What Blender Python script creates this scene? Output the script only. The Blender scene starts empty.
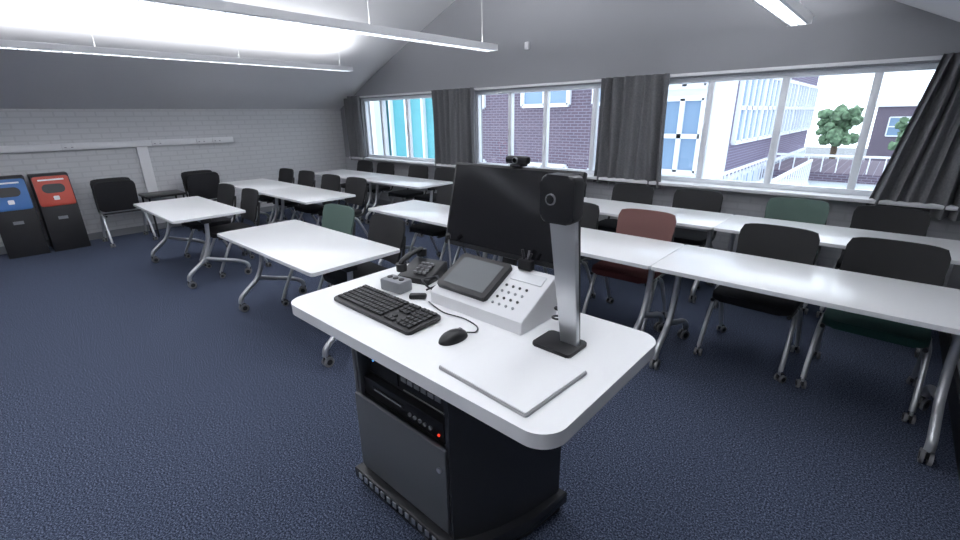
import bpy, bmesh, math, random
from mathutils import Vector, Matrix
random.seed(3)
S=bpy.context.scene
COL=S.collection
# ------------------------------------------------------------------ materials
def mat(name,col,rough=.5,metal=0,bump=0,bscale=80,var=0,vscale=30,emit=0,spec=None,coat=0):
    m=bpy.data.materials.new(name);m.use_nodes=True
    nt=m.node_tree;b=nt.nodes['Principled BSDF']
    b.inputs['Base Color'].default_value=(*col,1);b.inputs['Roughness'].default_value=rough;b.inputs['Metallic'].default_value=metal
    if spec is not None:b.inputs['Specular IOR Level'].default_value=spec
    if coat:b.inputs['Coat Weight'].default_value=coat
    if emit:
        b.inputs['Emission Color'].default_value=(*col,1);b.inputs['Emission Strength'].default_value=emit
    tc=nt.nodes.new('ShaderNodeTexCoord')
    if var:
        n=nt.nodes.new('ShaderNodeTexNoise');n.inputs['Scale'].default_value=vscale;n.inputs['Detail'].default_value=4
        nt.links.new(tc.outputs['Object'],n.inputs['Vector'])
        r=nt.nodes.new('ShaderNodeValToRGB')
        r.color_ramp.elements[0].position=.35;r.color_ramp.elements[1].position=.65
        r.color_ramp.elements[0].color=(*[c*(1-var) for c in col],1);r.color_ramp.elements[1].color=(*[min(1,c*(1+var)) for c in col],1)
        nt.links.new(n.outputs['Fac'],r.inputs['Fac']);nt.links.new(r.outputs['Color'],b.inputs['Base Color'])
    if bump:
        n=nt.nodes.new('ShaderNodeTexNoise');n.inputs['Scale'].default_value=bscale
        nt.links.new(tc.outputs['Object'],n.inputs['Vector'])
        bp=nt.nodes.new('ShaderNodeBump');bp.inputs['Strength'].default_value=bump;bp.inputs['Distance'].default_value=.003
        nt.links.new(n.outputs['Fac'],bp.inputs['Height']);nt.links.new(bp.outputs['Normal'],b.inputs['Normal'])
    return m
def brickmat(name,c1,c2,cm,axes,scale=1,bw=.225,bh=.075,ms=.01,bump=.5,rough=.8):
    m=bpy.data.materials.new(name);m.use_nodes=True
    nt=m.node_tree;b=nt.nodes['Principled BSDF'];b.inputs['Roughness'].default_value=rough
    g=nt.nodes.new('ShaderNodeNewGeometry');s=nt.nodes.new('ShaderNodeSeparateXYZ');c=nt.nodes.new('ShaderNodeCombineXYZ')
    nt.links.new(g.outputs['Position'],s.inputs[0]);nt.links.new(s.outputs[axes[0]],c.inputs[0]);nt.links.new(s.outputs[axes[1]],c.inputs[1])
    k=nt.nodes.new('ShaderNodeTexBrick');k.inputs['Scale'].default_value=scale
    k.inputs['Brick Width'].default_value=bw;k.inputs['Row Height'].default_value=bh;k.inputs['Mortar Size'].default_value=ms
    k.inputs['Color1'].default_value=(*c1,1);k.inputs['Color2'].default_value=(*c2,1);k.inputs['Mortar'].default_value=(*cm,1)
    nt.links.new(c.outputs[0],k.inputs['Vector']);nt.links.new(k.outputs['Color'],b.inputs['Base Color'])
    bp=nt.nodes.new('ShaderNodeBump');bp.invert=True;bp.inputs['Strength'].default_value=bump;bp.inputs['Distance'].default_value=.004
    nt.links.new(k.outputs['Fac'],bp.inputs['Height']);nt.links.new(bp.outputs['Normal'],b.inputs['Normal'])
    return m
M={}
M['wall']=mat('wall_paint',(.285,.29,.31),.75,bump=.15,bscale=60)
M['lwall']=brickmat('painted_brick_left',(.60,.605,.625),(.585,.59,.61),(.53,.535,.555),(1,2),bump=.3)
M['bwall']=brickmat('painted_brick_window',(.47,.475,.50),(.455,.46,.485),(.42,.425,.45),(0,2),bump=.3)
M['ceil']=mat('ceiling_paint',(.64,.64,.66),.8)
M['white']=mat('white_plastic',(.75,.75,.77),.4)
M['frame']=mat('window_frame_white',(.80,.83,.88),.4)
M['lam']=mat('white_laminate',(.88,.88,.89),.28,coat=.2)
M['lamedge']=mat('laminate_edge',(.72,.72,.74),.4)
M['silver']=mat('silver_powder_coat',(.52,.53,.55),.32,.6)
M['castor']=mat('castor_plastic',(.02,.02,.022),.4)
M['castorg']=mat('castor_grey',(.22,.22,.23),.4)
M['black']=mat('black_plastic',(.012,.012,.014),.38)
M['mesh']=mat('black_mesh_fabric',(.014,.014,.016),.75,bump=.5,bscale=400)
M['blackfab']=mat('black_fabric',(.016,.016,.019),.9,bump=.4,bscale=300,var=.3,vscale=200)
M['greenfab']=mat('dark_green_fabric',(.012,.06,.05),.9,bump=.4,bscale=300,var=.2,vscale=200)
M['greenmesh']=mat('green_mesh',(.085,.135,.115),.8,bump=.4,bscale=400)
M['redfab']=mat('maroon_fabric',(.11,.025,.024),.9,bump=.4,bscale=300,var=.2,vscale=200)
M['redmesh']=mat('maroon_mesh',(.18,.085,.078),.8,bump=.4,bscale=400)
M['curtain']=mat('grey_curtain',(.135,.137,.145),.9,bump=.3,bscale=200,var=.12,vscale=60)
M['cab']=mat('lectern_graphite',(.15,.157,.17),.42,.25)
M['cabside']=mat('lectern_black',(.034,.035,.039),.26)
M['darkin']=mat('rack_dark',(.006,.006,.007),.6)
M['rackface']=mat('rack_black_metal',(.02,.02,.022),.35,.4)
M['screen']=mat('screen_glass',(.006,.006,.008),.12)
M['touch']=mat('touch_screen',(.10,.11,.12),.2)
M['key']=mat('key_black',(.015,.015,.017),.45)
M['alu']=mat('brushed_aluminium',(.62,.63,.65),.3,.85)
M['grey']=mat('grey_plastic',(.25,.26,.28),.45)
M['plate']=mat('document_plate',(.35,.35,.36),.3)
M['red']=mat('bin_red',(.50,.055,.03),.4)
M['blue']=mat('bin_blue',(.035,.15,.42),.4)
M['binblack']=mat('bin_black',(.012,.012,.015),.35)
M['label']=mat('label_white',(.85,.85,.86),.4)
M['skirt']=mat('dark_skirting',(.012,.012,.014),.4)
M['ledr']=mat('led_red',(1,.05,.02),.4,emit=1)
M['ledb']=mat('led_blue',(.1,.4,1),.4,emit=1)
M['diff']=mat('lamp_diffuser',(.9,.95,1),.5,emit=9)
M['wire']=mat('steel_wire',(.5,.5,.5),.4,.5)
M['cable']=mat('cable_black',(.01,.01,.015),.4)
M['obrick']=brickmat('outside_brick',(.115,.08,.115),(.095,.07,.105),(.20,.19,.25),(0,2),bump=.2)
M['obrickY']=brickmat('outside_brick_side',(.13,.10,.17),(.115,.09,.155),(.22,.21,.30),(1,2),bump=.2)
M['oglass']=mat('outside_glass',(.20,.30,.44),.15)
M['oframe']=mat('outside_frame',(.75,.78,.85),.5)
M['teal']=mat('teal_cladding',(.07,.30,.35),.4,var=.1,vscale=1)
M['opale']=mat('pale_render',(.7,.75,.8),.6)
M['opanel']=mat('pale_blue_panel',(.30,.42,.60),.5)
M['leaf']=mat('leaves',(.12,.20,.12),.8,var=.5,vscale=3)
M['bark']=mat('bark',(.1,.07,.05),.9)
M['asphalt']=mat('asphalt',(.22,.23,.25),.9,var=.15,vscale=2)
def carpet():
    m=bpy.data.materials.new('blue_carpet');m.use_nodes=True;nt=m.node_tree;b=nt.nodes['Principled BSDF']
    b.inputs['Roughness'].default_value=.95;b.inputs['Specular IOR Level'].default_value=.15
    tc=nt.nodes.new('ShaderNodeTexCoord')
    n=nt.nodes.new('ShaderNodeTexNoise');n.inputs['Scale'].default_value=130;n.inputs['Detail'].default_value=3;n.inputs['Roughness'].default_value=.85
    nt.links.new(tc.outputs['Object'],n.inputs['Vector'])
    r=nt.nodes.new('ShaderNodeValToRGB');e=r.color_ramp.elements
    e[0].position=.39;e[0].color=(.008,.012,.024,1);e[1].position=.65;e[1].color=(.21,.245,.35,1)
    x=e.new(.5);x.color=(.045,.058,.096,1)
    nt.links.new(n.outputs['Fac'],r.inputs['Fac']);nt.links.new(r.outputs['Color'],b.inputs['Base Color'])
    bp=nt.nodes.new('ShaderNodeBump');bp.inputs['Strength'].default_value=.4;bp.inputs['Distance'].default_value=.004
    nt.links.new(n.outputs['Fac'],bp.inputs['Height']);nt.links.new(bp.outputs['Normal'],b.inputs['Normal'])
    return m
M['carpet']=carpet()
def glass():
    m=bpy.data.materials.new('window_glass');m.use_nodes=True;nt=m.node_tree;nt.nodes.clear()
    o=nt.nodes.new('ShaderNodeOutputMaterial');mx=nt.nodes.new('ShaderNodeMixShader');t=nt.nodes.new('ShaderNodeBsdfTransparent');g=nt.nodes.new('ShaderNodeBsdfGlossy')
    t.inputs[0].default_value=(.95,.98,1,1);g.inputs['Roughness'].default_value=.02;mx.inputs[0].default_value=.05
    nt.links.new(t.outputs[0],mx.inputs[1]);nt.links.new(g.outputs[0],mx.inputs[2]);nt.links.new(mx.outputs[0],o.inputs[0])
    return m
M['glass']=glass()
# ------------------------------------------------------------------ builder
class B:
    def __init__(s):
        s.bm=bmesh.new();s.mats=[]
    def mi(s,m):
        if m not in s.mats:s.mats.append(m)
        return s.mats.index(m)
    def _add(s,verts,faces,m,mtx=None,bev=0,seg=2):
        i=s.mi(m);vs=[]
        for v in verts:
            v=Vector(v)
            if mtx is not None:v=mtx@v
            vs.append(s.bm.verts.new(v))
        fs=[]
        for f in faces:
            try:
                ff=s.bm.faces.new([vs[k] for k in f]);ff.material_index=i;fs.append(ff)
            except ValueError:pass
        if bev:
            es=list({e for f in fs for e in f.edges})
            bmesh.ops.bevel(s.bm,geom=es,offset=bev,segments=seg,affect='EDGES',profile=.5,clamp_overlap=True,material=-1)
        return fs
    def box(s,c,d,m,bev=0,mtx=None,seg=2):
        x,y,z=[k/2 for k in d];cx,cy,cz=c
        v=[(cx+a*x,cy+b*y,cz+e*z) for a in(-1,1) for b in(-1,1) for e in(-1,1)]
        f=[(0,1,3,2),(4,6,7,5),(0,4,5,1),(2,3,7,6),(0,2,6,4),(1,5,7,3)]
        s._add(v,f,m,mtx,bev,seg);return s
    def bx(s,x0,x1,y0,y1,z0,z1,m,bev=0,mtx=None):
        return s.box(((x0+x1)/2,(y0+y1)/2,(z0+z1)/2),(abs(x1-x0),abs(y1-y0),abs(z1-z0)),m,bev,mtx)
    def cyl(s,p0,p1,r0,m,r1=None,n=16,bev=0):
        r1=r0 if r1 is None else r1
        p0=Vector(p0);p1=Vector(p1);d=(p1-p0).normalized()
        a=d.orthogonal().normalized();b=d.cross(a)
        v=[];
        for p,r in((p0,r0),(p1,r1)):
            for k in range(n):
                t=2*math.pi*k/n;v.append(p+a*math.cos(t)*r+b*math.sin(t)*r)
        f=[tuple(range(n))[::-1],tuple(range(n,2*n))]+[(k,(k+1)%n,n+(k+1)%n,n+k) for k in range(n)]
        s._add(v,f,m);return s
    def tube(s,pts,r,m,n=10,sub=6,flat=None):
        P=[Vector(p) for p in pts]
        if len(P)>2 and sub>1:
            Q=[P[0]*2-P[1]]+P+[P[-1]*2-P[-2]];out=[]
            for i in range(1,len(Q)-2):
                for k in range(sub):
                    t=k/sub;a,b,c,d=Q[i-1:i+3]
                    out.append(.5*((2*b)+(c-a)*t+(2*a-5*b+4*c-d)*t*t+(3*b-a-3*c+d)*t**3))
            out.append(P[-1]);P=out
        v=[];L=len(P);a=None
        for i,p in enumerate(P):
            d=(P[min(i+1,L-1)]-P[max(i-1,0)]).normalized()
            if a is None:a=d.orthogonal().normalized()
            else:
                a=(a-d*a.dot(d)).normalized()
            b=d.cross(a)
            for k in range(n):
                t=2*math.pi*k/n;v.append(p+a*math.cos(t)*r+b*math.sin(t)*r)
        f=[tuple(range(n))[::-1],tuple(range((L-1)*n,L*n))]
        for i in range(L-1):
            for k in range(n):f.append((i*n+k,i*n+(k+1)%n,(i+1)*n+(k+1)%n,(i+1)*n+k))
        s._add(v,f,m);return s
    def prism(s,poly,a0,a1,m,axis='z',bev=0,mtx=None,seg=3):
        def mp(p,h):
            return {'z':(p[0],p[1],h),'y':(p[0],h,p[1]),'x':(h,p[0],p[1])}[axis]
        n=len(poly);v=[mp(p,a0) for p in poly]+[mp(p,a1) for p in poly]
        f=[tuple(range(n))[::-1],tuple(range(n,2*n))]+[(k,(k+1)%n,n+(k+1)%n,n+k) for k in range(n)]
        fs=s._add(v,f,m,mtx)
        if bev:
            es=list({e for q in fs[:2] for e in q.edges})
            bmesh.ops.bevel(s.bm,geom=es,offset=bev,segments=seg,affect='EDGES',profile=.5,clamp_overlap=True,material=-1)
        return s
def rrect(x0,x1,y0,y1,r,n=6):
    out=[]
    for cx,cy,a in((x1-r,y0+r,-90),(x1-r,y1-r,0),(x0+r,y1-r,90),(x0+r,y0+r,180)):
        for k in range(n+1):
            t=math.radians(a+90*k/n);out.append((cx+r*math.cos(t),cy+r*math.sin(t)))
    return out
def make(name,b,parent=None,loc=(0,0,0),rot=(0,0,0),**props):
    if b is None:o=bpy.data.objects.new(name,None);o.empty_display_size=.1
    else:
        bmesh.ops.recalc_face_normals(b.bm,faces=b.bm.faces)
        me=bpy.data.meshes.new(name);b.bm.to_mesh(me);b.bm.free()
        for m in b.mats:me.materials.append(M[m])
        me.shade_smooth();me.set_sharp_from_angle(angle=math.radians(35))
        o=bpy.data.objects.new(name,me)
    COL.objects.link(o);o.location=loc;o.rotation_euler=rot
    if parent:o.parent=parent
    for k,v in props.items():o[k]=v
    return o
def copytree(o,parent=None):
    c=o.copy();COL.objects.link(c)
    if parent:c.parent=parent
    for ch in o.children:copytree(ch,c)
    return c
ST=dict(kind='structure')
# ------------------------------------------------------------------ room
XL,XR,YW,YB=-8.6,.56,5.3,-3.0
roof=[(XL,1.83),(-7.4,2.38),(-6.56,2.73),(-3.3,4.0),(-.28,2.49),(XR,2.07)]
make('floor',B().bx(XL-.2,XR+.2,YB-.2,YW+.25,-.1,0,'carpet'),**ST)
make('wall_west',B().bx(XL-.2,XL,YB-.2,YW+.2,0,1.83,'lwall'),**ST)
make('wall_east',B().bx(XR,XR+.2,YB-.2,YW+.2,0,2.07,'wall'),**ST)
make('wall_south',B().prism([(XL,0),(XR,0)]+roof[::-1],YB-.2,YB,'wall','y'),**ST)
SILL,WT=.88,2.0
W=[(-7.85,-5.6,[-7.3,-6.55]),(-4.90,-2.55,[-4.24,-3.63,-2.90]),(-2.10,.46,[-1.57,-.91,-.24])]
b=B()
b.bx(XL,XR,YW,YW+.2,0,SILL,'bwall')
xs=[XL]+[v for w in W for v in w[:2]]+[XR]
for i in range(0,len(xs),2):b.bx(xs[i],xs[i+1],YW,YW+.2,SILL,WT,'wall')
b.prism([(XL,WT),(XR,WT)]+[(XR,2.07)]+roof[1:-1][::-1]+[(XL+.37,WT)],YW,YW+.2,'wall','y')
make('wall_north',b,**ST)
b=B()
for (x0,z0),(x1,z1) in zip(roof[:-1],roof[1:]):
    b.prism([(x0,z0),(x1,z1),(x1,z1+.15),(x0,z0+.15)],YB-.2,YW+.2,'ceil','y')
make('ceiling',b,**ST)
make('trim_1',B().bx(-8.25,XR,YW-.14,YW+.06,SILL-.005,SILL+.03,'white',.006),**ST)
make('trim_2',B().bx(-8.45,XR,YW-.03,YW-.005,WT+.015,WT+.045,'white',.004),**ST)
make('baseboard_east',B().bx(XR-.02,XR,YB,YW,0,.14,'skirt'),**ST)
make('baseboard_north',B().bx(XL,XR-.02,YW-.015,YW,0,.1,'grey'),**ST)
make('baseboard_west',B().bx(XL,XL+.015,YB,YW-.02,0,.1,'grey'),**ST)
for i,(x0,x1,ms) in enumerate(W):
    b=B();y0,y1=YW+.05,YW+.12;t=.05
    b.bx(x0,x1,y0,y1,SILL+.03,SILL+.03+t,'frame',.004).bx(x0,x1,y0,y1,WT-t,WT,'frame',.004)
    b.bx(x0,x0+t,y0,y1,SILL+.03+t,WT-t,'frame',.004).bx(x1-t,x1,y0,y1,SILL+.03+t,WT-t,'frame',.004)
    for k,mx in enumerate(ms):
        w=.03
        b.bx(mx-w,mx+w,y0,y1,SILL+.03+t,WT-t,'frame',.004)
    b.bx(x0+t,x1-t,y0+.03,y0+.034,SILL+.08,WT-t,'glass')
    make('window_%d'%(i+1),b,**ST)
b=B().bx(XL+.001,XL+.05,YB+.2,3.12,1.29,1.38,'white',.005).bx(XL+.001,XL+.045,1.72,1.86,.1,1.29,'white',.005)
make('cable_trunking',b,label='white plastic cable trunking running along the painted brick wall',category='cable trunking')
def socket(y,z=1.335):
    b=B().bx(XL+.05,XL+.062,y-.075,y+.075,z-.042,z+.042,'white',.004)
    for dy in(-.036,.036):
        b.bx(XL+.062,XL+.064,y+dy-.012,y+dy+.012,z-.014,z-.004,'grey').bx(XL+.062,XL+.066,y+dy-.006,y+dy+.006,z+.012,z+.024,'lamedge')
    make('wall_socket',b,label='white double power socket on the wall trunking',category='socket',group='power sockets on the trunking')
for y in(.95,2.0,2.62,2.86):socket(y)
# ------------------------------------------------------------------ curtains
def curtain(xt0,xt1,xb0,xb1,zt,zb,folds,label):
    b=B();n=folds*10;rows=10;v=[];f=[]
    for side in(0,1):
        for r in range(rows+1):
            t=r/rows;z=zt+(zb-zt)*t
            for k in range(n+1):
                s=k/n;x=(xt0+(xt1-xt0)*s)*(1-t)+(xb0+(xb1-xb0)*s)*t
                amp=.036+.014*math.sin(s*7+t*1.3)
                y=YW-.10+amp*math.sin(s*folds*2*math.pi+.5*math.sin(t*3+s*9))+.006*side
                v.append((x+.01*math.sin(s*23+t*2),y,z+(.006*math.sin(s*folds*6.28) if r==rows else 0)))
    A=(rows+1)*(n+1)
    for r in range(rows):
        for k in range(n):
            i=r*(n+1)+k
            f.append((i,i+1,i+n+2,i+n+1));f.append((A+i,A+i+n+1,A+i+n+2,A+i+1))
    for k in range(n):
        f.append((k,A+k,A+k+1,k+1));i=rows*(n+1)+k;f.append((i,i+1,A+i+1,A+i))
    b._add(v,f,'curtain')
    make('curtain',b,label=label,category='curtain',group='grey curtains at the windows')
curtain(-8.28,-7.75,-8.26,-7.72,2.05,.85,5,'narrow bunch of dark grey curtain beside the corner window')
curtain(-5.72,-4.80,-5.74,-4.78,2.05,.85,8,'dark grey gathered curtain hanging between two windows')
curtain(-2.75,-1.95,-2.78,-1.91,2.05,.84,7,'wide dark grey pleated curtain hanging between two windows')
curtain(.12,.50,-.12,.50,2.05,.80,6,'dark grey curtain pulled back against the end wall')
# ------------------------------------------------------------------ lights
def fixture(x,y0,y1,z,label):
    L=y1-y0;e=make('pendant_light',None,loc=(x,(y0+y1)/2,z),label=label,category='ceiling light',group='suspended linear lights')
    b=B()
    for sgn in(-1,1):
        poly=[(sgn*.055,0),(sgn*.075,.005),(sgn*.09,.06),(sgn*.082,.062),(sgn*.068,.015),(sgn*.055,.012)]
        b.prism(poly,-L/2,L/2,'white','y')
    b.bx(-.085,.085,-L/2-.01,-L/2,0,.06,'white').bx(-.085,.085,L/2,L/2+.01,0,.06,'white')
    b.bx(-.03,.03,-L/2,L/2,.035,.05,'white')
    make('lamp_housing',b,e)
    b=B();n=int(L/.08)
    for k in range(n):
        y=-L/2+(k+.5)*L/n;b.bx(-.056,.056,y-.003,y+.003,0,.018,'alu')
    b.bx(-.003,.003,-L/2,L/2,0,.018,'alu')
    make('louvre',b,e)
    make('diffuser',B().bx(-.055,.055,-L/2+.01,L/2-.01,.022,.03,'diff'),e)
    def ceilz(x):
        for (a,za),(c,zc) in zip(roof[:-1],roof[1:]):
            if a<=x<=c:return za+(zc-za)*(x-a)/(c-a)
    cz=ceilz(x)-z
    ys=[L/2-.15-1.45*i for i in range(int(L/1.45)+1)]
    for y in ys:
        make('suspension_wire',B().cyl((0,y,.05),(0,y,cz),.0022,'wire',n=6),e)
    ld=bpy.data.lights.new('uplight','AREA');ld.shape='RECTANGLE';ld.size=.10;ld.size_y=L-.1
    lo=bpy.data.objects.new('uplight',ld);COL.objects.link(lo);lo.parent=e;lo.location=(0,0,.056);lo.rotation_euler=(math.pi,0,0)
    return ld
FL=[fixture(-6.48,-2.6,4.22,2.33,'long white suspended strip light glowing close under the sloped ceiling'),
    fixture(-3.57,-2.6,4.17,2.33,'long white suspended strip light with louvres under the ridge'),
    fixture(-.81,-2.6,4.85,2.32,'white suspended strip light near the end wall')]
for l,e in zip(FL,(88,130,92)):l.energy=e;l.color=(.97,.985,1)
make('wall_sensor',B().box((0,-.02,0),(.06,.04,.09),'white',.008),loc=(-3.9,YW,2.52),label='small white sensor fixed high on the gable wall',category='sensor')
# ------------------------------------------------------------------ castor & table
def castor_b(r=.03):
    b=B()
    for s in(-1,1):
        b.cyl((s*.008,.012,r),(s*.024,.012,r),r,'castorg',n=20)
        b.cyl((s*.024,.012,r),(s*.026,.012,r),r*.55,'castor',n=16)
    b.prism([(-.02,r+.005),(.03,r-.005),(.045,r+.012),(.03,r*2+.004),(0,r*2+.012),(-.02,r*2)],-.007,.007,'castor','x')
    b.cyl((0,-.005,r*1.9),(0,-.005,r*2+.025),.009,'silver',n=12)
    return b
def build_table(L=1.55,D=.68):
    e=make('table',None,category='table')
    b=B();b.prism(rrect(-L/2,L/2,-D/2,D/2,.02),.705,.73,'lam',bev=.003)
    make('tabletop',b,e)
    b=B();b.tube([(-L/2+.09,-.03,.655),(L/2-.09,-.03,.655)],.025,'silver',sub=1,n=14)
    for s in(-1,1):
        b.bx(s*(L/2-.09)-.03,s*(L/2-.09)+.03,-.22,.20,.69,.705,'silver',.003)
        b.box((s*(L/2-.09),-.03,.67),(.07,.09,.05),'castor',.01)
    make('crossbar',b,e)
    for s in(-1,1):
        b=B();x=0
        b.tube([(x,-.30,.085),(x,-.282,.14),(x,-.20,.21),(x,-.12,.28),(x,-.065,.40),(x,-.04,.54),(x,-.03,.66)],.021,'silver',n=12)
        b.tube([(x,.30,.085),(x,.28,.135),(x,.19,.185),(x,.06,.225),(x,-.06,.265),(x,-.115,.285)],.021,'silver',n=12)
        leg=make('table_leg',b,e,loc=(s*(L/2-.09),0,0))
        for t in(-1,1):
            make('castor',castor_b(.037),leg,loc=(0,t*.295,0),rot=(0,0,0 if t<0 else math.pi*.85))
    return e
def table(x0,x1,y0,y1,label,group):
    L=round(x1-x0,3);D=round(y1-y0,3)
    e=build_table(L,D);e.location=((x0+x1)/2,(y0+y1)/2,0);e['label']=label;e['group']=group
G='white folding tables in rows'
R1,R2,R3=(1.25,1.96),(2.72,3.38),(4.05,4.72)
table(-4.2,-2.57,*R1,'white rectangular table on silver castor legs, beside the lectern',G)
table(-6.6,-5.06,1.15,1.84,'white rectangular table with silver arched legs near the stacked chairs',G)
for a,c in((-7.72,-6.355),(-6.35,-4.98)):table(a,c,2.48,3.16,'white table pushed end to end with another in a long strip',G)
for a,c in((-4.1,-2.565),(-2.56,-1.015),(-1.01,.51)):table(a,c,*R2,'long white table on castors with chairs tucked behind it',G)
for a,c in((-7.8,-6.305),(-6.30,-4.8)):table(a,c,*R3,'white table on castors close to the grey window wall',G)
for a,c in((-4.1,-2.565),(-2.56,-1.015),(-1.01,.51)):table(a,c,*R3,'white table near the window sill, end to end with its neighbours',G)
# ------------------------------------------------------------------ chairs (facing -Y)
def build_chair(seatm,backm,flip=False):
    e=make('chair',None,category='chair')
    mt=Matrix.Identity(4)
    if flip:mt=Matrix.Translation((0,.17,.47))@Matrix.Rotation(math.radians(-78),4,'X')@Matrix.Translation((0,-.17,-.47))
    b=B();b.prism(rrect(-.235,.235,-.23,.20,.06),.435,.485,seatm,bev=.018,mtx=mt)
    make('seat',b,e)
    b=B();n=12;rows=8;v=[];f=[]
    for side in(0,1):
        for r in range(rows+1):
            t=r/rows
            for k in range(n+1):
                s=k/n*2-1;w=.245-.02*(1-t)
                rr=1-.10*max(0,(t-.8)/.2)**2-.14*max(0,(.2-t)/.2)**2
                x=s*w*rr
                y=.235+.085*t-.035*(abs(s)**2)+(.018 if side else 0)
                z=.53+.355*t-.012*(abs(s)**6)*(1 if t>.5 else -1)
                v.append((x,y,z))
    A=(rows+1)*(n+1)
    for r in range(rows):
        for k in range(n):
            i=r*(n+1)+k;f.append((i,i+1,i+n+2,i+n+1));f.append((A+i,A+i+n+1,A+i+n+2,A+i+1))
    for k in range(n):
        f.append((k,A+k,A+k+1,k+1));i=rows*(n+1)+k;f.append((i,i+1,A+i+1,A+i))
    for r in range(rows):
        i=r*(n+1);f.append((i,i+n+1,A+i+n+1,A+i));i+=n;f.append((i,A+i,A+i+n+1,i+n+1))
    b._add(v,f,backm)
    make('backrest',b,e)
    b=B()
    for s in(-1,1):
        b.tube([(s*.225,-.20,.425),(s*.235,.0,.425),(s*.235,.17,.43),(s*.235,.225,.50),(s*.228,.275,.70),(s*.22,.29,.76)],.0125,'castor',n=10,sub=5)
    b.tube([(-.23,.05,.42),(.23,.05,.42)],.012,'castor',sub=1)
    make('frame',b,e)
    for s in(-1,1):
        for t in(-1,1):
            pts=[(s*.235,t*.02-.01,.425),(s*.245,t*.09,.37),(s*.25,t*.20,.17),(s*.25,t*.245,.075)]
            leg=make('leg',B().tube(pts,.015,'silver',n=10),e)
            make('castor',castor_b(.026),leg,loc=(s*.25,t*.25,0),rot=(0,0,random.uniform(-.5,.5)))
    return e
protos={}
def chair(x,y,kind,label,group,rot=0,flip=False):
    key=(kind,flip)
    if key not in protos:
        o=build_chair(*{'black':('blackfab','mesh'),'green':('greenfab','greenmesh'),'red':('redfab','redmesh'),'blackgreen':('greenfab','mesh')}[kind],flip=flip)
        protos[key]=o
    else:o=copytree(protos[key])
    o.location=(x,y,0);o.rotation_euler=(0,0,rot);o['label']=label;o['group']=group
GC='castor chairs at the tables'
BL='black mesh-back chair on castors tucked at a white table'
chair(-3.72,1.88,'green','green mesh-back chair with silver legs behind the table',GC,.05)
chair(-2.98,1.86,'black','black mesh-back chair on castors behind the table near the lectern',GC,-.04)
chair(-6.18,1.78,'black',BL,GC,.03);chair(-5.5,1.79,'black',BL,GC,-.03)
for x,y in((-7.35,3.12),(-6.74,3.15),(-5.96,3.11),(-5.36,3.14)):chair(x,y,'black',BL,GC)
chair(-3.70,3.34,'black',BL,GC,.03);chair(-2.98,3.34,'black',BL,GC);chair(-2.1,3.36,'black',BL,GC)
chair(-1.42,3.36,'red','maroon mesh-back chair with red fabric seat behind the long table',GC,.03)
chair(-.5,3.38,'black','black mesh-back chair with black padded seat behind the long table',GC,-.03)
chair(.12,3.37,'blackgreen','black mesh-back chair with dark green fabric seat by the end wall',GC,-.03)
for x in(-7.42,-6.78,-5.88,-5.22):chair(x,4.69,'black',BL,GC,random.uniform(-.02,.02))
for x in(-3.6,-2.98,-2.14,-1.44):chair(x,4.68+random.uniform(-.02,.03),'black',BL,GC,random.uniform(-.02,.02))
chair(-.56,4.69,'green','green mesh-back chair under the window behind the table',GC,.03)
chair(.07,4.68,'black','black mesh-back chair under the window by the curtain',GC,-.03)
chair(-8.05,1.27,'black','black chair with flipped-up seat standing against the brick wall','chairs against the brick wall',math.pi/2,True)
chair(-8.05,2.42,'black','black chair with flipped-up seat standing against the brick wall','chairs against the brick wall',math.pi/2+.1,True)
st=make('side_table',None,loc=(-8.22,1.83,0),label='low black side table between the chairs at the wall',category='side table')
make('tabletop',B().prism(rrect(-.25,.25,-.26,.26,.02),.58,.61,'black',bev=.004),st)
for sx in(-1,1):
    for sy in(-1,1):make('leg',B().tube([(sx*.21,sy*.22,0),(sx*.21,sy*.22,.58)],.013,'castor',sub=1),st)
# ------------------------------------------------------------------ recycling bins
def rbin(y0,y1,col,label):
    xb,xf=XL+.04,XL+.42;e=make('recycling_bin',None,loc=(xb,(y0+y1)/2,0),label=label,category='bin',group='recycling bins by the wall')
    w=(y1-y0)/2-.008;D=xf-xb
    b=B();b.prism([(0,.0),(D,.0),(D-.03,.62),(D-.13,.99),(D-.18,1.01),(0,1.01)],-w,w,'binblack','y',bev=.008)
    make('bin_body',b,e)
    p0=Vector((D-.03,0,.62));p1=Vector((D-.13,0,.99));d=(p1-p0);n=Vector((d.z,0,-d.x)).normalized();d.normalize()
    mt=Matrix(((0,d.x,n.x,p0.x),(1,0,0,0),(0,d.z,n.z,p0.z),(0,0,0,1)))
    Lz=(p1-p0).length
    b=B();b.prism(rrect(-w+.012,w-.012,-.02,Lz-.01,.03),.001,.012,col,bev=.003,mtx=mt)
    make('fascia',b,e)
    make('aperture',B().prism(rrect(-.115,.115,.15,.27,.055),.0125,.014,'binblack',mtx=mt),e)
    make('fascia_strip',B().prism(rrect(-.13,.13,.315,.335,.005),.0125,.0135,'label',mtx=mt),e)
    make('symbol',B().prism(rrect(-.03,.03,.055,.11,.012),.0125,.0135,'label',mtx=mt),e)
    make('sticker',B().bx(D-.022,D-.016,-.05,.05,.42,.46,'grey'),e)
rbin(.0,.41,'blue','black recycling bin with blue sloping top panel against the wall')
rbin(.44,.84,'red','black recycling bin with red sloping top panel against the wall')
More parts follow.
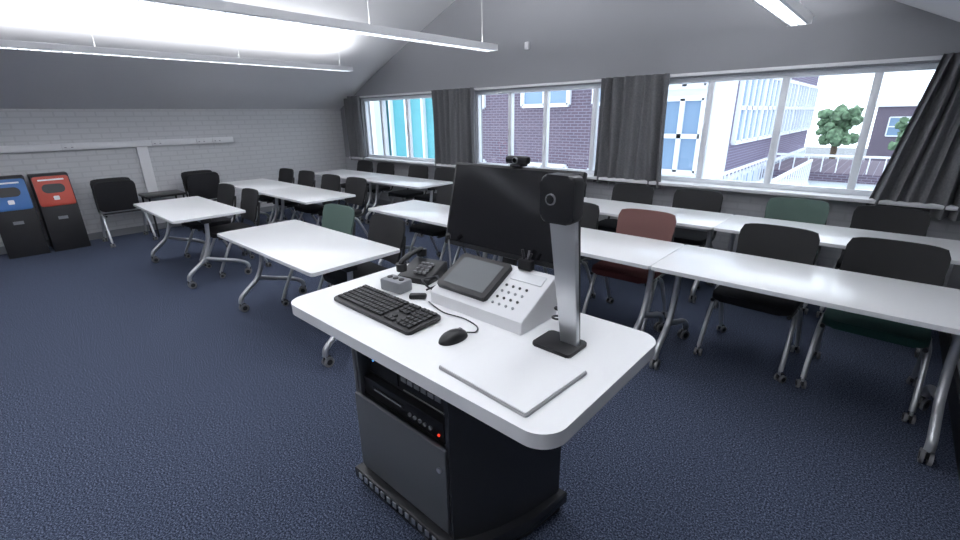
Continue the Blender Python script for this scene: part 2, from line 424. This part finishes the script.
# ------------------------------------------------------------------ lectern
lec=make('lectern',None,loc=(-1.2,1.05,0),label='dark lectern cabinet with thick white rounded worktop',category='lectern')
def off(b):
    bmesh.ops.translate(b.bm,verts=b.bm.verts,vec=(1.2,-1.05,0));return b
WZ=.955
make('worktop',off(B().prism(rrect(-1.715,-.44,.705,1.37,.075,10),.912,WZ,'lam',bev=.014,seg=4)),lec)
side=[(-.96,.88),(-.915,.94),(-.865,1.04),(-.82,1.17),(-.785,1.35)]
b=B()
b.bx(-1.55,-1.53,.88,1.35,.1,.912,'cab')
b.bx(-1.53,-.81,1.33,1.35,.1,.912,'cab')
b.prism(side+[(-.805,1.35),(-.84,1.175),(-.885,1.05),(-.935,.955),(-.98,.895),(-.98,.88)],.1,.912,'cabside')
floorp=[(-1.53,.90),(-.985,.90),(-.93,.97),(-.88,1.08),(-.83,1.31),(-1.53,1.31)]
b.prism(floorp,.1,.12,'cab').prism(floorp,.50,.515,'darkin').prism(floorp,.895,.912,'darkin')
b.bx(-1.53,-1.515,.885,.905,.12,.895,'cab')
make('cabinet_body',off(b),lec)
door=make('door',off(B().bx(-1.545,-.975,.868,.884,.125,.515,'cab',.004)),lec)
make('lock',off(B().cyl((-1.005,.860,.42),(-1.005,.869,.42),.011,'alu')),door)
pl=[(-1.585,.845),(-.955,.845),(-.885,.91),(-.835,1.02),(-.785,1.17),(-.755,1.37),(-1.585,1.37)]
b=B();b.prism(pl,.04,.1,'cabside',bev=.006)
pl2=[(x+(.02 if x<-1.2 else -.02),y+(.02 if y<1.1 else -.02)) for x,y in pl]
b.prism(pl2,0.0,.04,'castor')
for k in range(14):
    x=-1.55+k*.042;b.bx(x,x+.022,.842,.846,.06,.088,'alu')
make('plinth',off(b),lec)
b=B();b.bx(-1.505,-1.01,.90,1.22,.516,.60,'rackface',.003).bx(-1.44,-1.24,.896,.9,.555,.575,'darkin').bx(-1.43,-1.25,.894,.8965,.562,.567,'grey')
for k in range(5):b.cyl((-1.20+k*.03,.893,.55),(-1.20+k*.03,.901,.55),.008,'grey')
b.cyl((-1.035,.895,.54),(-1.035,.901,.54),.005,'ledr')
make('disc_player',b,label='black rack disc player with red light inside the lectern',category='disc player')
b=B();b.bx(-1.505,-1.01,.93,1.22,.6015,.70,'rackface',.004)
b.bx(-1.49,-1.30,.925,.93,.62,.685,'darkin')
for k in range(6):b.bx(-1.28+k*.04,-1.25+k*.04,.926,.93,.655,.675,'grey')
b.cyl((-1.46,.921,.68),(-1.46,.926,.68),.005,'ledb');b.bx(-1.27,-1.03,.926,.93,.615,.618,'alu')
make('rack_amplifier',b,label='black rack mounted amplifier with grey buttons inside the lectern',category='amplifier')
b=B();b.bx(-1.505,-1.01,.95,1.24,.7015,.86,'darkin',.004).bx(-1.49,-1.2,.946,.95,.72,.85,'rackface')
b.bx(-1.47,-1.30,.943,.946,.80,.815,'grey')
make('desktop_computer',b,label='black small computer on top of the rack units inside lectern',category='computer')
# keyboard
kb=make('keyboard',None,loc=(-1.325,.912,WZ),rot=(0,0,math.radians(-.5)),label='black wired computer keyboard lying on the white worktop',category='keyboard')
mt=Matrix.Rotation(math.radians(3),4,'X')
make('keyboard_base',B().prism(rrect(-.24,.24,-.078,.078,.012),.004,.018,'black',bev=.003,mtx=mt),kb)
b=B()
for r in range(6):
    y=.062-.0225*r-(0 if r else -.003)
    cols=[-.228+.0195*c for c in range(15)]+[.072+.0195*c+.006 for c in range(3)]+[.142+.0195*c+.006 for c in range(4)]
    for ci,x in enumerate(cols):
        if r==5 and 3<ci<9:continue
        if r in(3,) and 15<=ci<18:continue
        if r==4 and ci in(15,17):continue
        b.box((x+.008,y,.0215),(.0165,.0185,.008),'key',.002,mtx=mt,seg=1)
b.box((-.228+.0195*5.9+.008,.062-.0225*5,.0215),(.094,.0185,.008),'key',.002,mtx=mt,seg=1)
make('keycaps',b,kb,kind='stuff')
# mouse
b=B()
bmesh.ops.create_uvsphere(b.bm,u_segments=24,v_segments=12,radius=1);b.mi('black')
for q in b.bm.verts:
    z=q.co.z
    q.co=Vector((q.co.x*.032*(1-.12*q.co.y),q.co.y*.056,max(0,z*.034)+.001 if z>0 else .001))
mo=make('mouse',None,loc=(-.955,.915,WZ),rot=(0,0,math.radians(-8)),label='black computer mouse beside the keyboard',category='mouse')
make('mouse_body',b,mo)
make('scroll_wheel',B().cyl((-.004,.028,.026),(.004,.028,.026),.008,'grey'),mo)
make('mouse_cable',B().tube([(0,.055,.008),(.012,.085,.004),(-.02,.115,.004),(-.10,.12,.004),(-.18,.095,.006),(-.25,.10,.006),(-.31,.11,.006)],.0025,'cable',n=8),mo)
# console
con=make('control_console',None,loc=(-1.025,1.195,WZ),label='white sloping control console with touch panel and buttons',category='control panel')
b=B();b.prism([(-.115,0),(.10,0),(.10,.15),(.085,.155),(-.105,.055),(-.115,.045)],-.225,.225,'white','x',bev=.005)
make('console_body',b,con)
p0=Vector((0,-.105,.055));p1=Vector((0,.085,.155));d=(p1-p0).normalized();n=Vector((0,-d.z,d.y))
mt=Matrix(((1,0,0,0),(0,d.y,n.y,p0.y),(0,d.z,n.z,p0.z),(0,0,0,1)))
b=B();b.prism(rrect(-.205,.045,.016,.200,.01),.001,.022,'black',bev=.004,mtx=mt).prism(rrect(-.182,.022,.036,.180,.003),.0222,.0232,'touch',mtx=mt)
make('touch_panel',b,con)
for i in range(4):
    for j in range(4):
        mm=mt@Matrix.Translation((.07+.03*i,.028+.03*j,0));p=mm@Vector((0,0,0));q=mm@Vector((0,0,.004))
        make('button',B().cyl(p,q,.005,'black' if j%2 else 'grey',n=12),con)
b=B().prism(rrect(.06,.20,.15,.195,.004),.001,.004,'alu',mtx=mt)
make('socket_strip',b,con)
b=B().box((0,0,.02),(.06,.03,.04),'black',.006).cyl((-.01,0,.04),(-.018,.0,.075),.005,'black').cyl((.012,0,.04),(.02,.005,.065),.005,'black').cyl((0,.01,.04),(.002,.015,.07),.004,'castorg')
make('pen_holder',b,loc=(-.93,1.277,WZ+.153),label='small black pen holder standing on the console',category='pen holder')
# monitor
mon=make('monitor',None,loc=(-1.085,1.345,WZ),label='wide black computer monitor tilted back on a stand',category='monitor')
tilt=math.atan2(.085,.335)
mt=Matrix.Translation((0,-.04,.170))@Matrix.Rotation(-tilt,4,'X')
b=B();b.box((0,.012,.175),(.62,.03,.352),'black',.006,mtx=mt).box((0,.035,.17),(.34,.03,.22),'black',.012,mtx=mt).box((0,.065,.14),(.1,.06,.1),'black',.01,mtx=mt)
make('monitor_casing',b,mon)
make('screen',B().box((0,-.0035,.180),(.594,.002,.322),'screen',mtx=mt),mon)
b=B().prism(rrect(-.10,.10,-.02,.02,.015),0,.012,'black',bev=.003).prism([(-.01,.01),(.012,.01),(.085,.30),(.06,.30)],-.03,.03,'black','x',bev=.003)
make('stand',b,mon)
top=mt@Vector((-.0,.01,.352))
wc=make('webcam',None,loc=(-1.065,1.345+top.y,WZ+top.z),label='small black webcam clipped on top of the monitor',category='webcam')
make('webcam_body',B().box((0,-.005,.026),(.105,.032,.03),'black',.01).box((0,-.0,.006),(.05,.05,.010),'black',.003),wc)
make('webcam_lens',B().cyl((0,-.020,.026),(0,-.028,.026),.012,'grey',n=20).cyl((0,-.028,.026),(0,-.0285,.026),.009,'screen',n=20),wc)
# visualiser
vis=make('document_camera',None,loc=(-.665,1.115,WZ),label='slim silver and black upright document camera on the worktop',category='document camera')
make('camera_base',B().prism(rrect(-.075,.065,-.065,.05,.012),0,.012,'black',bev=.003),vis)
b=B();b.prism([(-.008,.0),(.052,.0),(.022,.41),(-.064,.41),(-.064,.385)],.0,.02,'alu','y',bev=.003)
make('camera_arm',b,vis,loc=(0,0,.01))
make('arm_spine',B().prism([(-.020,.0),(.04,.0),(.014,.43),(-.074,.43)],.0202,.045,'black','y',bev=.002),vis,loc=(0,0,.01))
b=B();b.prism(rrect(-.084,.030,.395,.535,.022),-.025,.03,'black','y',bev=.008)
make('camera_head',b,vis)
make('camera_lens',B().cyl((-.045,-.026,.465),(-.045,-.031,.465),.017,'castorg',n=24).cyl((-.045,-.031,.465),(-.045,-.0315,.465),.013,'screen',n=20),vis)
pt=make('document_stage',None,loc=(-.69,.887,WZ),rot=(0,0,math.radians(-3)),label='flat white document stage with thin grey edge on the worktop',category='document stage')
make('stage_base',B().prism(rrect(-.165,.165,-.137,.137,.006),0,.008,'plate',bev=.002),pt)
make('stage_sheet',B().prism(rrect(-.161,.161,-.133,.133,.004),.0082,.0115,'label'),pt)
b=B();pts=[]
for k in range(22):
    t=k/21*4*math.pi;pts.append((.03*math.cos(t)+.004*k*.2,.03*math.sin(t),.006+.0035*k))
b.tube(pts,.004,'cable',n=8,sub=3)
make('coiled_cable',b,loc=(-.75,1.235,WZ),label='loose coil of dark cable beside the document camera',category='cable')
# dock, telephone, gooseneck
b=B();b.box((0,0,.026),(.12,.075,.052),'grey',.008)
for dx in(-.035,0,.035):b.cyl((dx,.0,.052),(dx,.0,.056),.012,'castor',n=14)
make('charging_dock',b,loc=(-1.46,1.075,WZ),rot=(0,0,.1),label='grey plastic charging dock on the worktop',category='charging dock')
ph=make('telephone',None,loc=(-1.49,1.25,WZ),rot=(0,0,.25),label='black desk telephone with handset and curly cord',category='telephone')
make('telephone_base',B().prism([(-.08,0),(.08,0),(.08,.065),(.06,.07),(-.08,.025)],-.085,.085,'black','x',bev=.006),ph)
b=B();b.tube([(-.055,-.085,.075),(-.055,-.07,.095),(-.055,0,.108),(-.055,.07,.11),(-.055,.085,.09)],.012,'black',n=12)
b.cyl((-.055,-.08,.052),(-.055,-.082,.085),.024,'black').cyl((-.055,.075,.078),(-.055,.078,.11),.024,'black')
make('handset',b,ph)
b=B()
for i in range(3):
    for j in range(4):b.box((-.005+.024*i,-.05+.022*j,.05+.0065*j+(-.006)),(.017,.014,.012),'castorg',.002,seg=1)
make('keypad',b,ph)
b=B();b.cyl((0,0,0),(0,0,.015),.028,'black',n=20).tube([(0,0,.015),(.002,0,.10),(.008,-.01,.17),(.018,-.02,.205)],.004,'grey',n=8).cyl((.018,-.02,.205),(.026,-.03,.225),.009,'black')
make('gooseneck_microphone',b,loc=(-1.36,1.30,WZ),label='thin gooseneck microphone on round black base',category='microphone')
b=B();pts=[(0,0,.008),(.03,.04,.03),(.0,.07,.05),(-.03,.06,.04),(-.02,.0,.05),(.03,-.01,.03),(.05,.03,.008)]
b.tube(pts,.004,'cable',n=8)
make('microphone_cable',b,loc=(-1.345,1.14,WZ),label='tangled black cable beside the dock',category='cable')
b=B().box((0,0,.011),(.07,.03,.022),'black',.008)
make('presentation_remote',b,loc=(-1.315,1.07,WZ),rot=(0,0,.7),label='small black remote lying behind the keyboard',category='remote')
# ------------------------------------------------------------------ outside
make('ground',B().bx(-70,70,8,110,-5.2,-5,'asphalt'),kind='structure')
def owin(parent,x0,x1,z0,z1,y,side=False,nx=2,nz=2,g='oglass'):
    b=B()
    def bb(a0,a1,d0,d1,h0,h1,m):
        if side:b.bx(d0,d1,a0,a1,h0,h1,m)
        else:b.bx(a0,a1,d0,d1,h0,h1,m)
    sg=1 if side else -1
    bb(x0,x1,y,y+sg*.04,z0,z1,g)
    for k in range(nx+1):
        x=x0+(x1-x0)*k/nx;bb(x-.05,x+.05,y,y+sg*.1,z0,z1,'oframe')
    for k in range(nz+1):
        z=z0+(z1-z0)*k/nz;bb(x0,x1,y,y+sg*.1,z-.05,z+.05,'oframe')
    make('outside_window',b,parent)
e=make('brick_building',None,label='dark purple-brown brick building with white framed windows outside',category='building')
make('building_wall',B().bx(-11.6,-4.3,11,13,-5,7,'obrick').bx(-4.3,-3.2,11,13,-5,7,'opale'),e)
for z0 in(-1.2,1.9):
    for x0 in(-11.2,-8.2,-5.95):owin(e,x0,x0+1.5,z0,z0+1.5,11)
for z0 in(-1.5,.35,2.2):owin(e,-4.2,-3.3,z0,z0+1.6,11,False,2,2)
make('building_wing',B().bx(-9,-3.2,13.01,26,-5,3.4,'obrickY').bx(-9,-3.1,13.01,26.1,3.4,3.6,'oframe'),e)
for k in range(5):
    owin(e,13.2+k*2.56,15.6+k*2.56,.9,2.6,-3.2,True,4,2)
    owin(e,13.2+k*2.56,15.6+k*2.56,-3.4,.0,-3.2,True,4,3,'opanel')
e=make('teal_building',None,label='pale building with teal cladding panels outside the window',category='building')
make('cladding',B().bx(-20,-11.7,11.5,13,-5,2.6,'teal').bx(-20,-11.7,11.4,13,2.6,8,'opale').bx(-30,-15.2,10.8,11.39,-5,8,'opale'),e)
for k in range(4):
    make('cladding_mullion',B().bx(-15.0+k*.95,-14.9+k*.95,11.35,11.5,-5,2.6,'oframe'),e)
e=make('low_building',None,label='low white building with rows of windows outside',category='building')
make('building_wall',B().bx(-3.05,9,17,22,-5,-.35,'opale').bx(-3.05,9,16.9,22,-.35,-.1,'obrick'),e)
for k in range(5):owin(e,-2.6+k*2.2,-.9+k*2.2,-2.6,-.7,17,False,3,2)
e=make('far_building',None,label='distant brick block beyond the trees outside',category='building')
make('building_wall',B().bx(-2,26,56,62,-5,1.9,'obrick').bx(-2.2,26,55.8,62,1.9,2.3,'oframe'),e)
for k in range(6):owin(e,-1+k*4,1.6+k*4,-.6,1,56)
def railing(a0,a1,c,zb,along='x',gap=.35):
    e=make('roof_railing',None,loc=(0,0,0),label='white metal railing with thin balusters outside the window',category='railing',group='railings outside')
    def bb(p0,p1,w,z0,z1):
        return (p0,p1,c-w,c+w,z0,z1,'oframe') if along=='x' else (c-w,c+w,p0,p1,z0,z1,'oframe')
    make('rail',B().bx(*bb(a0,a1,.03,zb+.65,zb+.71)),e)
    make('rail',B().bx(*bb(a0,a1,.03,zb,zb+.06)),e)
    n=int((a1-a0)/gap)
    for k in range(n+1):
        x=a0+(a1-a0)*k/n;make('baluster',B().bx(*bb(x-.015,x+.015,.015,zb+.06,zb+.65)),e)
railing(-3.0,8.8,17.1,-.3)
e=make('footbridge',None,label='pale footbridge deck along the brick wing outside',category='footbridge')
make('bridge_deck',B().bx(-3.1,-1.75,8.5,16.8,-.62,-.42,'opale'),e)
railing(8.6,16.7,-1.8,-.42,'y',.35)
railing(8.6,16.7,-2.95,-.42,'y',.35)
def tree(x,y,h,r,label):
    e=make('tree',None,loc=(x,y,-5),label=label,category='tree',group='trees outside')
    make('trunk',B().tube([(0,0,0),(.1,0,h*.4),(0,.1,h*.7)],.2,'bark'),e)
    b=B();b.mi('leaf')
    for k in range(60):
        a=random.uniform(0,6.28);rr=random.uniform(0,r*.85);c=Vector((rr*math.cos(a),rr*math.sin(a),h-r*1.05+random.uniform(-.8,.8)*r))
        g=bmesh.ops.create_icosphere(b.bm,subdivisions=2,radius=random.uniform(.12,.28)*r,matrix=Matrix.Translation(c))
        for q in g['verts']:q.co+=(q.co-c)*random.uniform(-.3,.3)
    make('foliage',b,e)
tree(-3.6,44,7.2,1.5,'leafy green tree beyond the low building')
tree(.8,48,6.3,1.3,'smaller leafy green tree outside')
# ------------------------------------------------------------------ world & daylight
w=bpy.data.worlds.new('world');S.world=w;w.use_nodes=True
nt=w.node_tree;bg=nt.nodes['Background']
bg.inputs['Color'].default_value=(.88,.94,1,1);bg.inputs['Strength'].default_value=3.1
for x0,x1,_ in W:
    ld=bpy.data.lights.new('window_portal','AREA');ld.shape='RECTANGLE';ld.size=x1-x0;ld.size_y=WT-SILL
    ld.cycles.is_portal=True
    lo=bpy.data.objects.new('window_portal',ld);COL.objects.link(lo);lo.location=((x0+x1)/2,YW+.19,(WT+SILL)/2);lo.rotation_euler=(-math.pi/2,0,0)
# ------------------------------------------------------------------ camera
yaw,pit,rol=math.radians(42.29),math.radians(18.99),math.radians(-.92)
F=Vector((-math.sin(yaw)*math.cos(pit),math.cos(yaw)*math.cos(pit),-math.sin(pit)))
R0=Vector((math.cos(yaw),math.sin(yaw),0));U0=R0.cross(F)
R=R0*math.cos(rol)+U0*math.sin(rol);U=-R0*math.sin(rol)+U0*math.cos(rol)
cd=bpy.data.cameras.new('camera');cd.sensor_width=36;cd.lens=447/960*36;cd.clip_start=.05;cd.clip_end=300
co=bpy.data.objects.new('camera',cd);COL.objects.link(co)
co.matrix_world=Matrix(((R.x,U.x,-F.x,0),(R.y,U.y,-F.y,0),(R.z,U.z,-F.z,1.65),(0,0,0,1)))
S.camera=co
S.view_settings.view_transform='Standard'
